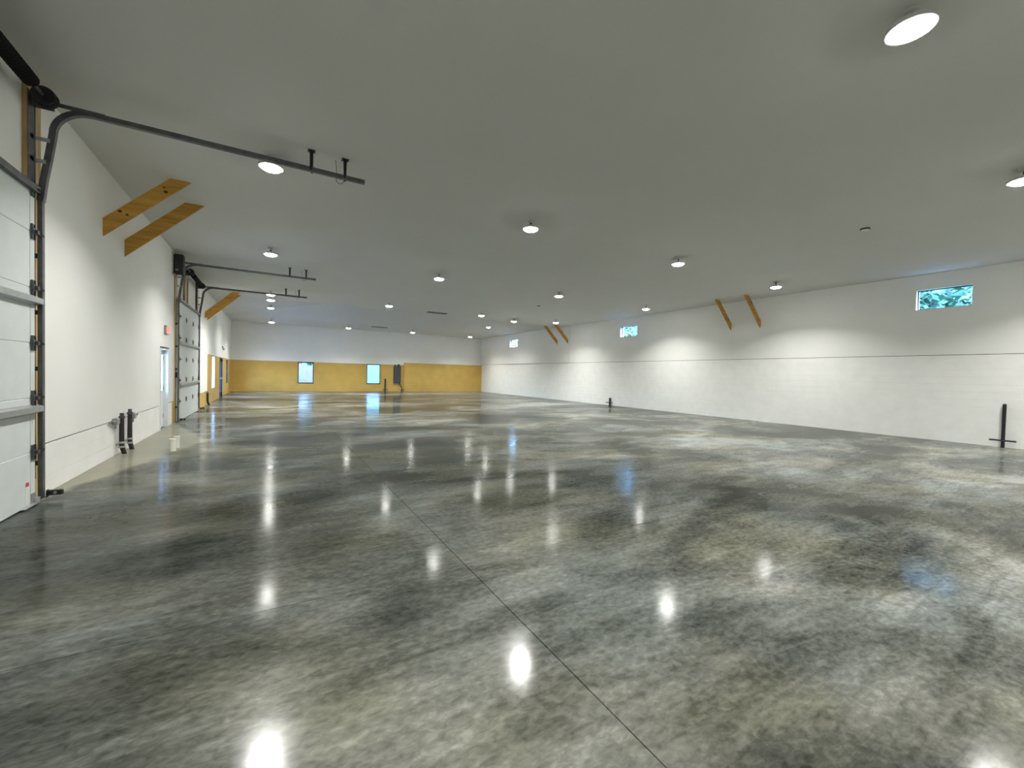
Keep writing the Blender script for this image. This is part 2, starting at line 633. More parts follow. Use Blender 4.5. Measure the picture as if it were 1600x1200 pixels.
wall_left = struct('wall_left', 'core', MB().sheet('x', XL - .025, XL - .28, Y0 - .2, YB + .28, -0.0135, 4.87, left_holes),
                   'white left wall with two roller doors and an exit door', 'wall')


def panel(wall, name, mat, axis, a, b, u0, u1, z0, z1, holes=()):
    return MB().sheet(axis, a, b, u0, u1, z0, z1, holes).build(name, mat, wall)


def courses(wall, mat, axis, a, b, u0, u1, z0, z1, n, holes=(), gap=0.0015):
    h = (z1 - z0) / n
    s = 1 if b > a else -1
    for k in range(n):
        za, zb = z0 + k * h, z0 + (k + 1) * h - gap
        cuts = sorted([(max(q[0], u0), min(q[1], u1), q[2], q[3]) for q in holes
                       if q[2] < zb - .01 and q[3] > za + .01 and q[1] > u0 and q[0] < u1])
        segs, c = [], u0
        for q in cuts:
            if q[2] <= za + .03 and q[3] >= zb - .03:
                if q[0] > c + .01:
                    segs.append((c, q[0], []))
                c = max(c, q[1])
        if c < u1 - .01:
            segs.append((c, u1, []))
        part_h = [q for q in cuts if not (q[2] <= za + .03 and q[3] >= zb - .03)]
        for (p, r, _) in segs:
            hh = [q for q in part_h if q[0] < r and q[1] > p]
            if hh:
                MB().sheet(axis, a, b, p, r, za, zb, hh).build('block_course', mat, wall)
            else:
                lo, hi = min(a, b), max(a, b)
                if axis == 'x':
                    MB().bevel_box(lo, hi, p, r, za, zb, 0.0015).build('block_course', mat, wall)
                else:
                    MB().bevel_box(p, r, lo, hi, za, zb, 0.0015).build('block_course', mat, wall)


xa, xb = XL, XL - .0249
panel(wall_left, 'painted_panel', 'paint', 'x', xa, xb, Y0, 15.04, SEAM_L + .011, H - .002, [D1, EX])
panel(wall_left, 'painted_panel', 'paint', 'x', xa - .01, xb, 15.04, 19.24, SEAM_L + .011, H - .002, [D2])
panel(wall_left, 'painted_panel', 'paint', 'x', xa, xb, 19.24, YELLOW_Y, SEAM_L - .03, H - .002)
panel(wall_left, 'painted_panel', 'paint', 'x', xa, xb, YELLOW_Y, YB, 2.205, H - .002)
courses(wall_left, 'block', 'x', xa, xb, Y0, D1[0], 0.001, SEAM_L - .004, 3)
courses(wall_left, 'block', 'x', xa, xb, D1[1], EX[0], 0.001, SEAM_L - .004, 3)
courses(wall_left, 'block', 'x', xa, xb, EX[1], 14.80, 0.001, SEAM_L - .004, 3)
courses(wall_left, 'yellow', 'x', xa, xb, 14.80, 15.04, 0.001, SEAM_L - .004, 3)
courses(wall_left, 'yellow', 'x', xa, xb, 19.24, YELLOW_Y, 0.001, SEAM_L - .045, 3)
courses(wall_left, 'yellow', 'x', xa, xb, YELLOW_Y, YB, 0.001, 2.20, 11, [WL1, SD, WL3])

RW = [(3.46, 4.63, 3.825, 4.43), (15.53, 16.77, 3.825, 4.415), (27.70, 28.93, 3.825, 4.425)]
wall_right = struct('wall_right', 'core', MB().sheet('x', XR + .025, XR + .28, Y0 - .2, YB + .28, -0.0135, 4.87, RW),
                    'long white right wall with three small high windows', 'wall')
panel(wall_right, 'painted_panel', 'paint', 'x', XR, XR + .0249, Y0, 21.2, SEAM_R + .012, H - .002, RW)
panel(wall_right, 'painted_panel', 'paint', 'x', XR - .05, XR + .0249, 21.2, YB, SEAM_R + .012, H - .002, RW)
courses(wall_right, 'block', 'x', XR, XR + .0249, Y0, YB, 0.001, SEAM_R - .002, 12, gap=0.001)

BW = [(1.70, 2.76, 0.62, 2.185), (6.57, 7.64, 0.62, 2.185)]
wall_back = struct('wall_back', 'core', MB().sheet('y', YB + .025, YB + .28, XL - .024, XR + .024, -0.0135, 4.87, BW),
                   'far wall, yellow block below and white above', 'wall')
panel(wall_back, 'painted_panel', 'paint', 'y', YB, YB + .0249, XL, XR, 2.205, H - .002)
courses(wall_back, 'yellow', 'y', YB, YB + .0249, XL, 9.55, 0.001, 2.20, 11, BW)
courses(wall_back, 'yellow', 'y', YB - .10, YB + .0249, 9.55, XR, 0.001, 2.40, 12)

wall_front = struct('wall_front', 'paint', MB().box(XL - .024, XR + .024, Y0 - .2, Y0, 0.0, 4.87),
                    'white wall behind the viewer', 'wall')

# ------------------------------------------------------------------ windows
def window(n, axis, wallpos, sgn, hole, frame_w, depth, label, reveal_mat, frame_mat, inset):
    """hole=(u0,u1,z0,z1); sgn = outward direction along axis. reveal lining, frame, pane"""
    u0, u1, z0, z1 = hole
    loc = (wallpos, (u0 + u1) / 2, z0) if axis == 'x' else ((u0 + u1) / 2, wallpos, z0)
    w = thing('window_%d' % n, label, 'window', loc, kind='structure')
    lin = 0.012
    a, b = wallpos + sgn * .001, wallpos + sgn * depth
    inner = (u0 + lin, u1 - lin, z0 + lin, z1 - lin)
    part(w, 'reveal', reveal_mat, MB().sheet(axis, a, b, u0, u1, z0, z1, [inner]))
    fa, fb = wallpos + sgn * inset, wallpos + sgn * (inset + .05)
    fi = (inner[0] + frame_w, inner[1] - frame_w, inner[2] + frame_w, inner[3] - frame_w)
    part(w, 'frame', frame_mat, MB().sheet(axis, fa, fb, *inner, [fi]))
    ga = wallpos + sgn * (inset + .02)
    part(w, 'pane', 'glass', MB().sheet(axis, ga, ga + sgn * .006, fi[0] - .004, fi[1] + .004, fi[2] - .004, fi[3] + .004))
    return w


window(1, 'x', XR, 1, RW[0], 0.022, 0.27, 'nearest small high window in the right wall, green foliage outside', 'framewht', 'frameblk', 0.12)
window(2, 'x', XR, 1, RW[1], 0.022, 0.27, 'middle small high window of the white right wall', 'framewht', 'frameblk', 0.12)
window(3, 'x', XR - .05, 1, RW[2], 0.022, 0.32, 'farthest and smallest-looking high window of the right wall', 'framewht', 'frameblk', 0.12)
window(4, 'y', YB, 1, BW[0], 0.045, 0.27, 'black framed window in the yellow far wall, pale fence outside', 'frameblk', 'frameblk', 0.005)
window(5, 'y', YB, 1, BW[1], 0.045, 0.27, 'black framed window in the yellow far wall, green lawn outside', 'frameblk', 'frameblk', 0.005)
window(6, 'x', XL, -1, WL1, 0.045, 0.27, 'tall dark window in the yellow left wall before the dark door', 'framewht', 'frameblk', 0.13)
window(7, 'x', XL, -1, WL3, 0.045, 0.27, 'dark window in the yellow left wall nearest the far corner', 'frameblk', 'frameblk', 0.06)

# ------------------------------------------------------------------ swing doors
def exit_door():
    u0, u1, z0, z1 = EX
    d = thing('door_1', 'narrow white exit door with glass upper half beside the nearer bare wall', 'door', (XL, (u0 + u1) / 2, 0), kind='structure')
    hole = (u0 + .05, u1 - .05, -.1, z1 - .05)
    part(d, 'frame', 'framewht', MB().sheet('x', XL + .012, XL - .27, u0, u1, 0.0, z1, [hole]))
    part(d, 'drip_cap', 'panel', MB().box(XL, XL + .02, u0 - .01, u1 + .01, z1, z1 + .025))
    lt = (u0 + .17, u1 - .17, 0.98, z1 - .17)
    part(d, 'leaf', 'framewht', MB().sheet('x', XL - .09, XL - .135, u0 + .053, u1 - .053, 0.008, z1 - .053, [lt]))
    part(d, 'pane', 'glass', MB().sheet('x', XL - .11, XL - .116, *lt))
    part(d, 'trim_bead', 'framewht', MB().sheet('x', XL - .082, XL - .09, lt[0] - .03, lt[1] + .03, lt[2] - .03, lt[3] + .03, [lt]))
    h = part(d, 'lock_case', 'black', MB().bevel_box(XL - .09, XL - .04, u0 + .07, u0 + .14, 0.98, 1.24, .01))
    part(d, 'lever', 'black', MB().tube([(XL - .04, u0 + .105, 1.06), (XL - .02, u0 + .105, 1.06), (XL - .015, u0 + .125, 1.06), (XL - .015, u0 + .22, 1.055)], .011, 8), True, parent=h)
    for z in (.25, 1.0, 1.78):
        part(d, 'hinge', 'greybox', MB().tube([(XL - .085, u1 - .056, z), (XL - .085, u1 - .056, z + .1)], .008, 8), True)


exit_door()


def storefront_door():
    u0, u1, z0, z1 = SD
    d = thing('door_2', 'dark framed glass entrance door in the yellow left wall near the far corner', 'door', (XL, (u0 + u1) / 2, 0), kind='structure')
    mid = (u0 + u1) / 2
    part(d, 'frame', 'navy', MB().sheet('x', XL + .01, XL - .2, u0, u1, 0, z1, [(u0 + .06, u1 - .06, -.1, z1 - .06)]))
    for (a, b) in ((u0 + .065, mid - .004), (mid + .004, u1 - .065)):
        lf = part(d, 'leaf', 'navy', MB().sheet('x', XL - .05, XL - .095, a, b, 0.01, z1 - .065, [(a + .09, b - .09, .25, z1 - .17)]))
        part(d, 'pane', 'glass', MB().sheet('x', XL - .07, XL - .078, a + .085, b - .085, .245, z1 - .165), parent=lf)
        part(d, 'push_bar', 'galvl', MB().tube([(XL - .05, a + .06, 1.02), (XL + .0, a + .08, 1.02), (XL + .0, b - .08, 1.02), (XL - .05, b - .06, 1.02)], .02, 8), True, parent=lf)


storefront_door()

# ------------------------------------------------------------------ overhead sectional doors
SEAMS = [0.0, 0.605, 1.22, 1.84, 2.46, 3.085, 3.61]


def hinge(root, par, x, y, z):
    mb = MB()
    mb.prism([(y - .035, z - .075), (y - .012, z - .012), (y + .012, z - .012), (y + .035, z - .075), (y + .045, z - .075), (y + .045, z + .075),
              (y + .035, z + .075), (y + .012, z + .012), (y - .012, z + .012), (y - .035, z + .075), (y - .045, z + .075), (y - .045, z - .075)], 'x', x, x + .012)
    mb.tube([(x + .018, y - .05, z), (x + .018, y + .05, z)], .014, 8)
    return part(root, 'hinge', 'hinge', mb, parent=par)


def overhead_door(n, y0, y1, label, both):
    d = thing('door_%d' % n, label, 'door', (XL, (y0 + y1) / 2, 0), kind='structure')
    xi, xo = XL + .072, XL + .0215
    secs = []
    for k in range(6):
        za, zb = SEAMS[k] + .0002, SEAMS[k + 1] - .0002
        s = part(d, 'door_section', 'doorskin', MB().bevel_box(xo, xi, y0 + .002, y1 - .002, za + (.012 if k == 0 else 0), zb, .006))
        secs.append(s)
        for (a, b) in ((y0 + .004, y0 + .10), (y1 - .10, y1 - .004)):
            part(d, 'end_stile', 'doorskin', MB().bevel_box(xi, xi + .004, a, b, za + .02, zb - .004, .0015), parent=s)
    for k in range(6):
        z = SEAMS[k + 1]
        if k < 5:
            ys = [y0 + (y1 - y0) * t / 3 for t in (1, 2)]
            for y in ys:
                hinge(d, secs[k], xi + .0005, y, z)
        # end hinges with their rollers
        for sd, yy in ((-1, y0 + .055), (1, y1 - .055)):
            zz = z if k < 5 else z - .05
            mb = MB()
            for w in (-.028, .028):
                mb.prism([(yy + w - .012, zz - .085), (yy + w + .012, zz - .085), (yy + w + .018, zz), (yy + w + .012, zz + .085), (yy + w - .012, zz + .085), (yy + w - .018, zz)], 'x', xi + .0045, xi + .022)
            mb.prism([(yy - .045, zz - .04), (yy + .045, zz - .03), (yy + .045, zz + .03), (yy - .045, zz + .04)], 'x', xi + .0045, xi + .03)
            mb.box(xi + .02, xi + .055, yy - .02, yy + .03, zz - .02, zz + .02)
            h = part(d, 'end_hinge', 'hinge', mb, parent=secs[k])
    for sd, yy in ((1, y1 - .04),) + (((-1, y0 + .04),) if both else ()):
        for z in SEAMS[1:6] + [3.56]:
            e = yy + sd * .165
            part(d, 'roller', 'dark', MB().tube([(XL + .092, yy, z), (XL + .092, e - sd * .03, z)], .009, 8)
                 .tube([(XL + .092, e - sd * .03, z), (XL + .092, e, z)], .024, 12), True)
    # stiffening struts (hat section) and the top rail
    for z, hgt in ((1.05, .085), (2.28, .085)):
        prof = [(xi + .0045, z - .012), (xi + .012, z - .012), (xi + .016, z), (xi + .06, z + .012), (xi + .06, z + hgt - .012), (xi + .016, z + hgt), (xi + .012, z + hgt + .012), (xi + .0045, z + hgt + .012)]
        part(d, 'strut', 'galvl', MB().prism(prof, 'y', y0 + .06, y1 + .05))
    part(d, 'top_rail', 'galv', MB().prism([(xi + .0045, 3.535), (xi + .05, 3.535), (xi + .055, 3.55), (xi + .055, 3.60), (xi + .0045, 3.605)], 'y', y0 + .02, y1 - .01))
    part(d, 'bottom_seal', 'black', MB().box(xo + .002, xi - .002, y0 + .004, y1 - .004, 0.0, 0.0138))
    for yy in (y1 - .05,):
        part(d, 'bottom_bracket', 'galvl', MB().box(xi + .0045, xi + .012, yy - .05, yy + .05, .02, .14).box(xi + .012, xi + .06, yy - .01, yy + .01, .03, .09)
             .box(xi + .012, xi + .05, yy - .3, yy + .05, .02, .03))
    st = part(d, 'warning_sticker', 'sticker', MB().box(xi + .0005, xi + .0015, y1 - .21, y1 - .13, .04, .30), label='white warning sticker with red band')
    part(d, 'red_band', 'stickred', MB().box(xi + .0016, xi + .0022, y1 - .205, y1 - .135, .24, .285), parent=st)
    return d


overhead_door(3, *DOOR1, 'white sectional overhead door at the left edge, closest to the viewer', False)
overhead_door(4, *DOOR2, 'white sectional overhead door farther along the left wall, past the exit door', True)

# wooden jambs around the roller doors
def trim(n, mat, mb, label):
    return struct('trim_%d' % n, mat, mb, label, 'trim')


JX = XL + .0005
trim(1, 'jamb', MB().box(JX, XL + .02, 6.70, 7.08, 0.002, 3.64), 'raw wooden jamb beside the nearest roller door, behind its track')
trim(2, 'jamb', MB().box(JX, XL + .04, 6.74, 7.06, 3.69, 4.86), 'raw upright board above the nearest roller door')
trim(3, 'jamb', MB().box(JX, XL + .02, 2.9, 7.08, 3.641, 3.689), 'raw wooden head strip over the nearest roller door')
trim(4, 'jamb', MB().box(XL - .0095, XL + .02, 15.045, 15.36, 0.002, 4.86), 'broad raw wooden post between exit door and farther roller door')
trim(5, 'jambshade', MB().box(XL - .0095, XL + .02, 18.92, 19.22, 0.002, 4.86), 'wooden jamb with painted-in shade past the farther roller door')
trim(6, 'jamb', MB().box(XL - .0095, XL + .03, 16.42, 16.56, 3.66, 4.70), 'upright spring board over the farther roller door, nearer of two')
trim(7, 'jamb', MB().box(XL - .0095, XL + .03, 17.06, 17.18, 3.66, 4.50), 'upright spring board over the farther roller door, farther of two')
trim(8, 'galvl', MB().box(XL - .0095, XL + .035, 15.37, 18.91, 3.615, 3.655), 'grey metal head strip over the farther roller door')


# ------------------------------------------------------------------ tracks
def door_track(yt, label, sgn, group=None, loop=True):
    """vertical track, curve and horizontal run; yt = y of the track centre; sgn = side where the wall brackets are"""
    t = thing('door_track', label, 'track', (XL, yt, 0), group)
    w, dd = 0.030, 0.020
    prof = [(-dd, -w), (dd, -w), (dd, w), (-dd, w)]
    fat = [(-.029, -w), (.029, -w), (.029, w), (-.029, w)]
    xv = XL + .09
    part(t, 'vertical_track', 'galv', MB().sweep_xz([(xv, 0.03), (xv, 3.48)], yt, prof))
    R = 0.33
    zt = 4.60
    path = [(xv, 3.48), (xv + .025, 3.72), (xv + .065, 4.0), (xv + .10, zt - R)]
    cx = xv + .10 + R
    for k in range(1, 11):
        a = math.pi - k * math.pi / 20
        path.append((cx + R * math.cos(a), zt - R + R * math.sin(a)))
    part(t, 'curved_track', 'galv', MB().sweep_xz(path, yt, fat), True)
    part(t, 'horizontal_track', 'galv', MB().sweep_xz([(cx, zt), (1.25, zt)], yt, fat))
    # reinforcing angle from the post to the horizontal run
    part(t, 'support_angle', 'galv', MB().box(XL + .042, cx + .12, yt - .039, yt - .0305, zt - .012, zt + .026).box(XL + .042, cx + .12, yt - .039, yt + .0, zt + .0295, zt + .0345))
    # jamb brackets to the post
    for z, x1 in ((3.93, xv + .05), (4.18, xv + .085)):
        part(t, 'jamb_bracket', 'galvl', MB().box(XL + .041, x1, yt - .038, yt - .0305, z - .022, z + .022).box(XL + .041, XL + .047, yt - .12, yt - .0305, z - .022, z + .022))
    for z in (.45, 1.55, 2.2, 2.85):
        part(t, 'clip', 'dark', MB().box(XL + .0205, XL + .0715, yt - .02, yt + .02, z - .025, z + .025))
    # hangers to the ceiling
    for x, sp in ((0.49, .05), (0.96, .06)):
        mb = MB()
        for s2 in (-1, 1):
            y1, y2 = yt + s2 * sp, yt + s2 * .008
            mb.prism([(y1 - .012, zt - .03), (y1 + .012, zt - .03), (y2 + .012, H - .003), (y2 - .012, H - .003)], 'x', x - .012 + s2 * .013, x + .012 + s2 * .013)
        mb.box(x - .05, x + .05, yt - .05, yt + .05, H - .006, H - .001)
        part(t, 'hanger', 'dark', mb)
    if loop:
        ring = [(.90 + .055 * math.cos(a), yt + .062 + .03 * math.sin(a * .5), zt - .02 + .055 * math.sin(a)) for a in [2 * math.pi * k / 20 for k in range(21)]]
        part(t, 'cable_loop', 'dark', MB().tube([(.83, yt + .06, H - .02), (.85, yt + .06, zt + .05), (.87, yt + .062, zt - .01)], .004, 6).tube(ring, .004, 6), True)
    return t


door_track(6.91, 'steel door track of the nearest roller door, rising and curving along the ceiling', -1)
door_track(15.12, 'steel track on the near side of the farther roller door', -1)
door_track(19.10, 'steel track on the far side of the farther roller door', -1)

# torsion shafts with spring and drum
def torsion(y0, y1, sp0, sp1, drums, label):
    xs, zs = XL + .18, 4.60
    t = thing('torsion_spring', label, 'spring', (XL, (y0 + y1) / 2, zs))
    part(t, 'shaft', 'galv', MB().tube([(xs, y0, zs), (xs, y1, zs)], .014, 10), True)
    mb = MB()
    r, rw = .058, .0085
    n = int((sp1 - sp0) / .025)
    path = [(sp0 + (sp1 - sp0) * k / n, (.073 if k % 2 else .075)) for k in range(n + 1)]
    mb.tube([(xs, y, zs) for y, _ in path], [q for _, q in path], 12)
    part(t, 'spring', 'flatblack', mb)
    for yd in drums:
        dr = MB()
        pr = [(yd - .06, .04), (yd - .055, .10), (yd - .04, .105), (yd - .03, .09), (yd + .02, .085), (yd + .03, .105), (yd + .045, .105), (yd + .055, .045)]
        dr.tube([(xs, y, zs) for y, _ in pr], [q for _, q in pr], 18)
        part(t, 'cable_drum', 'dark', dr, True)
        part(t, 'bearing_plate', 'galv', MB().box(XL + .0405, xs + .05, yd + .075, yd + .082, zs - .1, zs + .06).box(XL + .0405, XL + .047, yd + .0, yd + .18, zs - .95, zs + .06))
    part(t, 'lift_cable', 'dark', MB().tube([(xs - .08, drums[-1], zs), (XL + .10, drums[-1], .3)], .003, 5))
    return t


torsion(2.9, 6.835, 4.3, 6.40, [6.74], 'black torsion spring and drum above the nearest roller door')
torsion(15.24, 19.02, 17.0, 18.6, [16.4, 18.86], 'black torsion spring over the farther roller door')

op = thing('door_opener', 'black box opener high beside the farther roller door, under the ceiling', 'opener', (XL, 14.95, 4.25))
part(op, 'housing', 'black', MB().bevel_box(XL + .03, XL + .25, 14.72, 15.00, 4.22, 4.76, .02))
part(op, 'back_plate', 'galvl', MB().box(XL + .0205, XL + .0295, 14.98, 15.04, 4.2, 4.8).box(XL + .0005, XL + .0295, 14.70, 15.02, 4.19, 4.80))
part(op, 'drive_hub', 'dark', MB().tube([(XL + .18, 15.0, 4.60), (XL + .18, 15.235, 4.60)], [.05, .022], 14), True)
part(op, 'indicator', 'greybox', MB().box(XL + .08, XL + .14, 14.714, 14.7195, 4.30, 4.34))

# safety sensors at the foot of the tracks
def sensor(y, label):
    s = thing('safety_sensor', label, 'sensor', (XL, y, 0.07))
    part(s, 'bracket', 'dark', MB().box(XL + .123, XL + .22, y + .056, y + .062, .06, .10).box(XL + .123, XL + .129, y + .0, y + .062, .03, .12))
    h = part(s, 'sensor_head', 'black', MB().bevel_box(XL + .13, XL + .26, y + .0, y + .055, .055, .115, .008))
    part(s, 'lens', 'greybox', MB().tube([(XL + .2, y - .006, .085), (XL + .2, y + .001, .085)], .015, 12), parent=h)


sensor(6.915, 'black safety sensor at the foot of the nearest door track')
sensor(15.12, 'black safety sensor at the near foot of the farther roller door')
sensor(19.10, 'black safety sensor at the far foot of the farther roller door')

# push-button station on the wooden post
b_ = thing('wall_button', 'small black push button station on the broad wooden post', 'button', (XL, 15.2, 1.38))
part(b_, 'case', 'black', MB().bevel_box(XL + .0205, XL + .06, 15.10, 15.21, 1.30, 1.46, .01))
part(b_, 'button', 'greybox', MB().tube([(XL + .06, 15.155, 1.41), (XL + .068, 15.155, 1.41)], .018, 12))
part(b_, 'button', 'greybox', MB().tube([(XL + .06, 15.155, 1.35), (XL + .068, 15.155, 1.35)], .018, 12))

# ------------------------------------------------------------------ wooden braces
def brace(side, y, foot, label, w=0.27, th=0.042, run=None, knot=()):
    """board from the wall (vertical cut, lower edge at z=foot) to the ceiling (level cut)"""
    xw = XL + .001 if side == 'left' else XR - .001
    if side == 'right_far':
        xw = XR - .051
    s = 1 if side == 'left' else -1
    top = H - .001
    run = run or (top - foot)
    pts = [(xw, foot), (xw, foot + w), (xw + s * run * (top - foot - w) / (top - foot), top), (xw + s * run, top)]
    o = MB().prism(pts, 'y', y - th / 2, y + th / 2).build('wooden_brace', 'pine')
    return tag(o, label, 'brace', 'diagonal wooden braces between wall and ceiling')


kb = brace('left', 9.29, 3.73, 'nearest wooden brace on the left wall, board with dark knots', .29)
for (x, z, rr) in ((-2.10, 4.13, .016), (-2.19, 4.17, .022), (-1.62, 4.70, .014), (-1.60, 4.63, .024)):
    MB().prism([(x + rr * 1.3 * math.cos(a), z + rr * math.sin(a)) for a in [k * math.pi / 5 for k in range(10)]], 'y', 9.29 - .0225, 9.29 - .0205).build('wood_knot', 'jambknot', kb)
brace('left', 10.46, 3.67, 'second wooden brace on the left wall, just behind the knotty one', .31)
brace('left', 21.33, 3.66, 'left wall brace past the farther roller door, nearer board of the pair')
brace('left', 22.10, 3.66, 'left wall brace past the farther roller door, farther board of the pair')
brace('right', 9.18, 3.71, 'right wall brace closest to the viewer')
brace('right', 10.38, 3.71, 'right wall brace second closest to the viewer')
brace('right_far', 21.36, 3.72, 'right wall brace beside the wall step, nearer of the far pair')
brace('right_far', 22.5, 3.72, 'farthest wooden brace on the right wall')

# ------------------------------------------------------------------ ceiling lamps
def make_lamp():
    t = thing('ceiling_lamp', '', 'lamp', (0, 0, 0), 'round lamps on the ceiling')
    MB().lathe([(.055, -.001), (.06, -.008), (.055, -.025), (.02, -.03)], n=16).build('canopy', 'housing', t, True)
    MB().tube([(0, 0, -.028), (0, 0, -.10)], .013, 10).box(-.03, .03, -.006, .006, -.075, -.06).build('stem', 'dark', t, True)
    MB().lathe([(.03, -.095), (.07, -.10), (.12, -.118), (.160, -.128), (.172, -.140), (.174, -.174), (.168, -.176), (.145, -.172)], n=28).build('housing', 'housing', t, True)
    MB().lathe([(.144, -.1725), (.138, -.186), (.122, -.198), (.09, -.207), (.05, -.2095), (.012, -.21)], n=28).build('lens', 'lens', t, True)
    MB().lathe([(.010, -.2085), (.010, -.214), (.006, -.217)], n=10).build('lens_screw', 'housing', t, True)
    return t


def lamp_light():
    L = bpy.data.lights.new('lamp_light', 'AREA')
    L.shape = 'DISK'
    L.size = 0.26
    L.energy = LAMP_POWER
    L.color = LAMP_COLOR
    L.spread = math.radians(130)
    return L


LLIGHT = lamp_light()
LCOL = ['leftmost', 'second', 'third', 'rightmost']
proto = None
spots = []
def lampspec(x, y, zc, label): spots.append((x, y, zc, label))
lampspec(4.79, 1.44, H, 'largest, nearest ceiling lamp, at the upper right of the photo')
lampspec(9.73, 1.55, H, 'ceiling lamp cut off by the right edge of the photo')
for c, x in enumerate((-.03, 4.75, 9.6, 14.4)):
    lampspec(x, -4.4, H, 'round ceiling lamp out of view behind the viewer, ' + ('by left wall', 'left of middle', 'right of middle', 'by right wall')[c])
lampspec(-.03, 1.5, H, 'ceiling lamp out of view above the viewer')
lampspec(14.4, 1.5, H, 'ceiling lamp out of view near the right edge post')
colname = ['leftmost column', 'second column from left', 'third column from left', 'rightmost column']
for c, (x, y) in enumerate([(-.03, 7.43), (4.72, 7.43), (9.46, 7.43), (14.35, 7.43)]):
    lampspec(x, y, H, 'round ceiling lamp level with the nearest track end, %s' % colname[c])
for c, (x, y) in enumerate([(-.04, 13.0), (4.74, 13.0), (9.63, 13.0), (14.53, 13.05)]):
    lampspec(x, y, H, 'round ceiling lamp level with the exit door, %s' % colname[c])
for c, (x, y) in enumerate([(-.04, 20.0), (4.76, 19.75), (9.59, 19.75), (14.32, 19.55)]):
    lampspec(x, y, H, 'round ceiling lamp past the farther roller door, %s' % colname[c])
lampspec(-.04, 21.57, H, 'leftmost ceiling lamp right at the edge of the raised bay')
lampspec(12.13, 20.66, H, 'ceiling lamp on the right just before the edge of the raised bay')
lampspec(-.05, 27.0, 5.215, 'ceiling lamp on the left slope of the raised bay')
lampspec(13.75, 27.1, 5.222, 'ceiling lamp on the right slope of the raised bay')
for c, (x, y) in enumerate([(-.01, 30.80), (4.68, 31.00), (9.22, 30.80), (14.02, 30.90)]):
    lampspec(x, y, H, 'round ceiling lamp along the yellow far wall, %s' % colname[c])
for (x, y, zc, lab) in spots:
    if proto is None:
        proto = make_lamp()
        o = proto
    else:
        o = copy_tree(proto)
    o.location = (x, y, zc - .0005)
    o['label'] = lab
    drop = 0.0
    if 'yellow far wall' in lab:          # these four hang on longer stems
        drop = 0.08
        for ch in o.children:
            if ch.name.startswith('stem'):
                ch.scale.z = 1.85
            elif not ch.name.startswith('canopy'):
                ch.location.z -= drop
    lo = bpy.data.objects.new('lamp_light', LLIGHT)
    COL.objects.link(lo)
    lo.location = (x, y, zc - .225 - drop)

# ------------------------------------------------------------------ small ceiling devices
for (x, y, lab) in ((10.80, 3.84, 'black smoke detector on the ceiling, the larger-looking nearer one'),
                    (10.82, 16.16, 'small black smoke detector farther off on the ceiling')):
    s = thing('smoke_detector', lab, 'detector', (x, y, H), 'smoke detectors on the ceiling')
    part(s, 'base', 'black', MB().lathe([(.085, -.001), (.085, -.02), (.075, -.028)], (x, y, H), 20), True)
    part(s, 'cover', 'pvc', MB().lathe([(.07, -.0285), (.06, -.05), (.02, -.055)], (x, y, H), 20), True)

for (x0, x1, y, lab) in ((7.18, 8.24, 21.35, 'slotted ceiling vent just before the raised bay'), (6.25, 7.38, 31.0, 'slotted ceiling vent above the yellow far wall')):
    v = thing('ceiling_vent', lab, 'vent', ((x0 + x1) / 2, y, H), 'slotted ceiling vents')
    part(v, 'frame', 'greybox', MB().box(x0, x1, y - .16, y - .14, H - .03, H - .001).box(x0, x1, y + .14, y + .16, H - .03, H - .001)
         .box(x0, x0 + .02, y - .14, y + .14, H - .03, H - .001).box(x1 - .02, x1, y - .14, y + .14, H - .03, H - .001))
    part(v, 'backing', 'black', MB().box(x0 + .02, x1 - .02, y - .14, y + .14, H - .006, H - .0015))
    for k in range(5):
        yy = y - .112 + k * .056
        part(v, 'slat', 'greybox', MB().prism([(yy - .014, H - .028), (yy - .010, H - .028), (yy + .014, H - .007), (yy + .010, H - .007)], 'x', x0 + .021, x1 - .021))

# ------------------------------------------------------------------ exit sign, emergency light
sg = thing('exit_sign', 'glowing red exit sign high on the wall over the white exit door', 'sign', (XL, 13.95, 2.45))
part(sg, 'housing', 'greybox', MB().bevel_box(XL + .001, XL + .055, 13.76, 14.14, 2.46, 2.68, .008))
part(sg, 'face', 'signface', MB().box(XL + .0551, XL + .058, 13.775, 14.125, 2.475, 2.665))


def text_mesh(txt, size, mat, parent, origin, rot, name, depth=.002):
    cu = bpy.data.curves.new(name, 'FONT')
    cu.body = txt
    cu.size = size
    cu.extrude = depth
    cu.align_x = 'CENTER'
    cu.align_y = 'CENTER'
    tmp = bpy.data.objects.new(name, cu)
    COL.objects.link(tmp)
    bpy.context.view_layer.update()
    dg = bpy.context.evaluated_depsgraph_get()
    me = bpy.data.meshes.new_from_object(tmp.evaluated_get(dg))
    bpy.data.objects.remove(tmp)
    me.materials.clear()
    me.materials.append(MAT[mat])
    o = bpy.data.objects.new(name, me)
    COL.objects.link(o)
    o.parent = parent
    o.location = Vector(origin) - parent.location
    o.rotation_euler = rot
    return o


text_mesh('EXIT', .17, 'red', sg, (XL + .0605, 13.95, 2.57), (math.pi / 2, 0, math.pi / 2), 'lettering')

em = thing('emergency_light', 'tiny grey emergency light on the white wall above the dark entrance door', 'light', (XL, 28.4, 2.7))
part(em, 'housing', 'greybox', MB().bevel_box(XL + .001, XL + .07, 28.25, 28.55, 2.72, 2.83, .01))
for yy in (28.31, 28.49):
    part(em, 'lamp_head', 'greybox', MB().tube([(XL + .05, yy, 2.69), (XL + .10, yy, 2.66)], [.035, .05], 12), True)

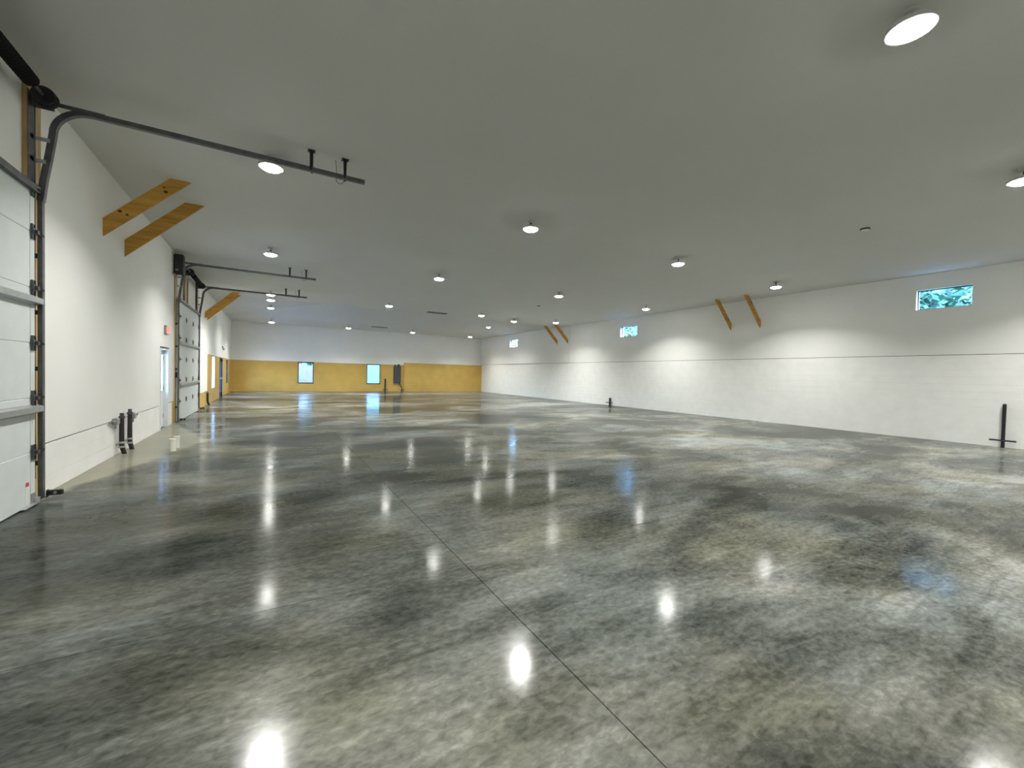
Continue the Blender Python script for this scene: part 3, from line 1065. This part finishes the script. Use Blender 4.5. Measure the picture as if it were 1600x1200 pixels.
# ------------------------------------------------------------------ pipes and boxes along the left wall
def black_riser(y, zt, label, bend, lean=.0):
    p = thing('black_pipe_riser', label, 'pipe', (XL + .07, y, 0), 'black pipe risers by the left wall')
    x = XL + .07
    path = [(x + .03, y + bend * .9, 0.0), (x + .012, y + bend * .45, .08), (x, y, .17), (x, y - bend * .1, .40), (x, y, zt - .09)]
    part(p, 'pipe', 'pipeblk', MB().tube(path, [.034, .036, .037, .036, .034], 12), True)
    part(p, 'coupling', 'hinge', MB().tube([(x, y, zt - .1), (x, y, zt - .055)], .043, 12).tube([(x, y, zt - .055), (x, y, zt)], .03, 8), True)
    for z in (.12, .20):
        part(p, 'clamp', 'galvl', MB().tube([(x, y, z), (x, y, z + .032)], .044, 12), True)
    part(p, 'wall_strap', 'greybox', MB().box(XL + .001, XL + .045, y - .075, y - .03, .17, .20))
    return p


black_riser(10.0, .75, 'black pipe riser at the left wall, nearer of two', .05)
black_riser(10.50, .78, 'black pipe riser at the left wall, farther of two', .02)


def junction(y, sgn, label):
    j = thing('junction_box', label, 'box', (XL, y, .6), 'grey junction boxes on the left wall')
    part(j, 'box', 'greybox', MB().bevel_box(XL + .001, XL + .07, y - .07, y + .07, .56, .68, .012))
    part(j, 'cover', 'galvl', MB().bevel_box(XL + .0705, XL + .08, y - .06, y + .06, .57, .67, .003))
    part(j, 'conduit', 'greybox', MB().tube([(XL + .04, y + sgn * .07, .625), (XL + .04, y + sgn * .2, .625), (XL + .02, y + sgn * .27, .625)], .016, 10)
         .tube([(XL + .035, y, .56), (XL + .035, y, .49)], .014, 10), True)
    part(j, 'fitting', 'galv', MB().tube([(XL + .04, y + sgn * .2, .625), (XL + .04, y + sgn * .24, .625)], .024, 10), True)


junction(9.80, -1, 'grey junction box on the wall seam left of the pipe risers')
junction(10.86, 1, 'grey junction box on the wall seam right of the pipe risers')

sb = thing('black_hose_stub', 'short black pipe stub against the yellow base past the farther door', 'pipe', (XL + .07, 21.8, 0))
part(sb, 'pipe', 'pipeblk', MB().tube([(XL + .10, 21.95, 0), (XL + .07, 21.86, .1), (XL + .06, 21.8, .2), (XL + .06, 21.8, .53)], .04, 12), True)
part(sb, 'cap', 'greybox', MB().tube([(XL + .06, 21.8, .53), (XL + .06, 21.8, .59)], .045, 12), True)

for (x, y, zt, lab) in ((-1.61, 10.03, .235, 'white plastic pipe stub standing on the floor, nearer of two'),
                        (-1.61, 10.42, .23, 'white plastic pipe stub standing on the floor, farther of two')):
    p = thing('pipe_stub', lab, 'pipe', (x, y, 0), 'white pipe stubs on the floor')
    part(p, 'pipe', 'pvc', MB().lathe([(.05, 0.0), (.05, zt), (.042, zt), (.042, zt - .08)], (x, y, 0), 20), True)
    part(p, 'rim', 'pvc', MB().lathe([(.0501, zt - .012), (.056, zt - .012), (.056, zt - .002), (.0501, zt - .002)], (x, y, 0), 20), True)

# ------------------------------------------------------------------ stub posts with cross bars
def stub_post(x, y, zt, zbar, half, axis, label, r=.03, mat='dark'):
    p = thing('stub_post', label, 'post', (x, y, 0), 'dark stub posts with cross bars')
    part(p, 'upright', mat, MB().bevel_box(x - r, x + r, y - r, y + r, 0, zt, .006))
    if axis == 'y':
        part(p, 'cross_bar', mat, MB().bevel_box(x - r - .03, x - r - .0005, y - half, y + half, zbar - .02, zbar + .02, .004))
    else:
        part(p, 'cross_bar', mat, MB().bevel_box(x - half, x + half, y - r - .03, y - r - .0005, zbar - .02, zbar + .02, .004))
    part(p, 'end_cap', 'greybox', MB().bevel_box(x - r * .9, x + r * .9, y - r * .9, y + r * .9, zt + .0005, zt + .02, .004))
    for s in (-1, 1):
        part(p, 'bolt', 'galv', MB().tube([(x - r - .045, y + s * half * .1, zbar), (x - r - .031, y + s * half * .1, zbar)], .01, 8) if axis == 'y'
             else MB().tube([(x + s * half * .1, y - r - .045, zbar), (x + s * half * .1, y - r - .031, zbar)], .01, 8))
    return p


stub_post(XR - .07, 2.78, 1.14, .19, .235, 'y', 'dark stub post with cross bar at the right edge, by the white wall', .032)
stub_post(XR - .07, 17.35, .42, .17, .27, 'y', 'short dark stub post with cross bar at mid right wall', .04)
stub_post(8.03, YB - .08, 1.05, .17, .24, 'x', 'dark stub post at the yellow wall right of the lawn window', .05, 'oldsteel')
stub_post(9.38, YB - .08, .22, .16, .27, 'x', 'low dark stub post under the grey electrical panel', .05, 'oldsteel')

# electrical panel
ep = thing('electrical_panel', 'dark grey electrical panel on the yellow far wall', 'panel', (9.0, YB, .6))
part(ep, 'cabinet', 'panel', MB().bevel_box(8.70, 9.28, YB - .16, YB - .001, .72, 2.08, .02))
part(ep, 'door', 'panel', MB().bevel_box(8.74, 9.24, YB - .175, YB - .161, .78, 2.02, .005))
part(ep, 'handle', 'dark', MB().bevel_box(9.17, 9.20, YB - .20, YB - .176, 1.3, 1.45, .004))
part(ep, 'lower_plate', 'greybox', MB().bevel_box(8.72, 9.22, YB - .06, YB - .001, .58, .719, .004))
for xx, rr, zz in ((8.82, .075, 2.22), (9.10, .10, 2.26)):
    part(ep, 'hub', 'panel', MB().tube([(xx, YB - .085, 2.081), (xx, YB - .085, zz - .04), (xx, YB - .085, zz)], [rr, rr, rr * .6], 14), True)
part(ep, 'conduit', 'dark', MB().tube([(9.22, YB - .08, .715), (9.24, YB - .08, .6), (9.33, YB - .08, .4), (9.38, YB - .08, .275)], .035, 10), True)

# ------------------------------------------------------------------ outside
struct('ground', 'grass', MB().box(-60, 60, -40, 90, -.4, -.17), 'green lawn around the building', 'ground')
struct('driveway', 'pave', MB().box(-14, XL - .31, -8, 38, -.169, -.06), 'pale paved strip outside the left wall', 'pavement')
# grassy bank rising outside the right wall and beyond the lawn
def bank(name, x0, x1, y0, y1, fn, n, label):
    mb = MB()
    for i in range(n + 1):
        for j in range(n + 1):
            x, y = x0 + (x1 - x0) * i / n, y0 + (y1 - y0) * j / n
            mb.v.append((x, y, fn(x, y)))
    for i in range(n):
        for j in range(n):
            a = i * (n + 1) + j
            mb.f.append((a, a + n + 1, a + n + 2, a + 1))
    struct(name, 'grass', mb, label, 'bank', True)


bank('hillside', 20, 44, -12, 50, lambda x, y: -.2 + (x - 20) * .55 + .35 * math.sin(x * 1.3 + y * .7), 30, 'green bank rising outside the right wall')
bank('lawn_slope', -14, 44, 43.5, 82, lambda x, y: -.2 + (y - 43.5) * .22 + .15 * math.sin(x * .6), 20, 'green lawn slope seen through the far windows')  # steepened and widened to keep bright sky out of the floor reflections


def bush(name, label, c, rad, n, mat, leaf=.16, trunk=True):
    t = thing(name, label, 'bush', (c[0], c[1], -.17))
    mb = MB()
    for k in range(n):
        d = Vector((random.gauss(0, 1), random.gauss(0, 1), random.gauss(0, 1))).normalized() * (random.random() ** .33)
        p = Vector((c[0] + d.x * rad[0], c[1] + d.y * rad[1], c[2] + d.z * rad[2]))
        a = Vector((random.gauss(0, 1), random.gauss(0, 1), random.gauss(0, .6))).normalized()
        b = a.orthogonal().normalized()
        b = (Matrix.Rotation(random.random() * 6.28, 3, a) @ b)
        l = leaf * random.uniform(.6, 1.4)
        i = len(mb.v)
        for q in (p - a * l, p + b * l * .35, p + a * l, p - b * l * .35):
            mb.v.append(tuple(q))
        mb.f.append((i, i + 1, i + 2, i + 3))
    me = bpy.data.meshes.new('foliage')
    me.from_pydata([tuple(Vector(v) - t.location) for v in mb.v], [], mb.f)
    me.materials.append(MAT[mat])
    o = bpy.data.objects.new('foliage', me)
    COL.objects.link(o)
    o.parent = t
    o['kind'] = 'stuff'
    if trunk:
        part(t, 'trunk', 'bark', MB().tube([(c[0], c[1], -.17), (c[0] + .1, c[1], c[2] * .5), (c[0], c[1] + .1, c[2] + rad[2] * .4)], [.14, .1, .05], 8), True)
    return t


bush('leafy_tree', 'green foliage outside the nearest high right window', (21.5, 5.4, 4.9), (2.2, 3.0, 1.9), 2600, 'leaf', .2)
bush('leafy_tree', 'green foliage outside the middle high right window', (22.0, 21.0, 4.9), (2.2, 3.2, 1.8), 800, 'leaf', .2)
bush('leafy_tree', 'green foliage outside the farthest high right window', (22.0, 37.0, 4.9), (2.2, 3.6, 2.0), 900, 'leaf', .2)
bush('blossom_bush', 'pink blossom seen over the fence through the far window', (1.75, 42.2, 2.6), (.7, .7, .9), 900, 'leafpk', .12)
bush('leafy_tree', 'green bush seen over the fence through the far window', (3.45, 42.2, 2.6), (.7, .7, 1.0), 900, 'leaf', .14)
fn_ = thing('wooden_fence', 'pale board fence seen through the far left window', 'fence', (2.5, 40.0, -.17))
for k in range(16):
    x = -1.0 + k * .37
    part(fn_, 'fence_board', 'fence', MB().bevel_box(x, x + .35, 40 + (.02 if k % 2 else 0), 40.04 + (.02 if k % 2 else 0), -.17, 1.95 + .02 * (k % 3), .006))
for z in (.3, 1.6):
    part(fn_, 'rail', 'fence', MB().box(-1.0, 4.9, 40.062, 40.12, z, z + .1))
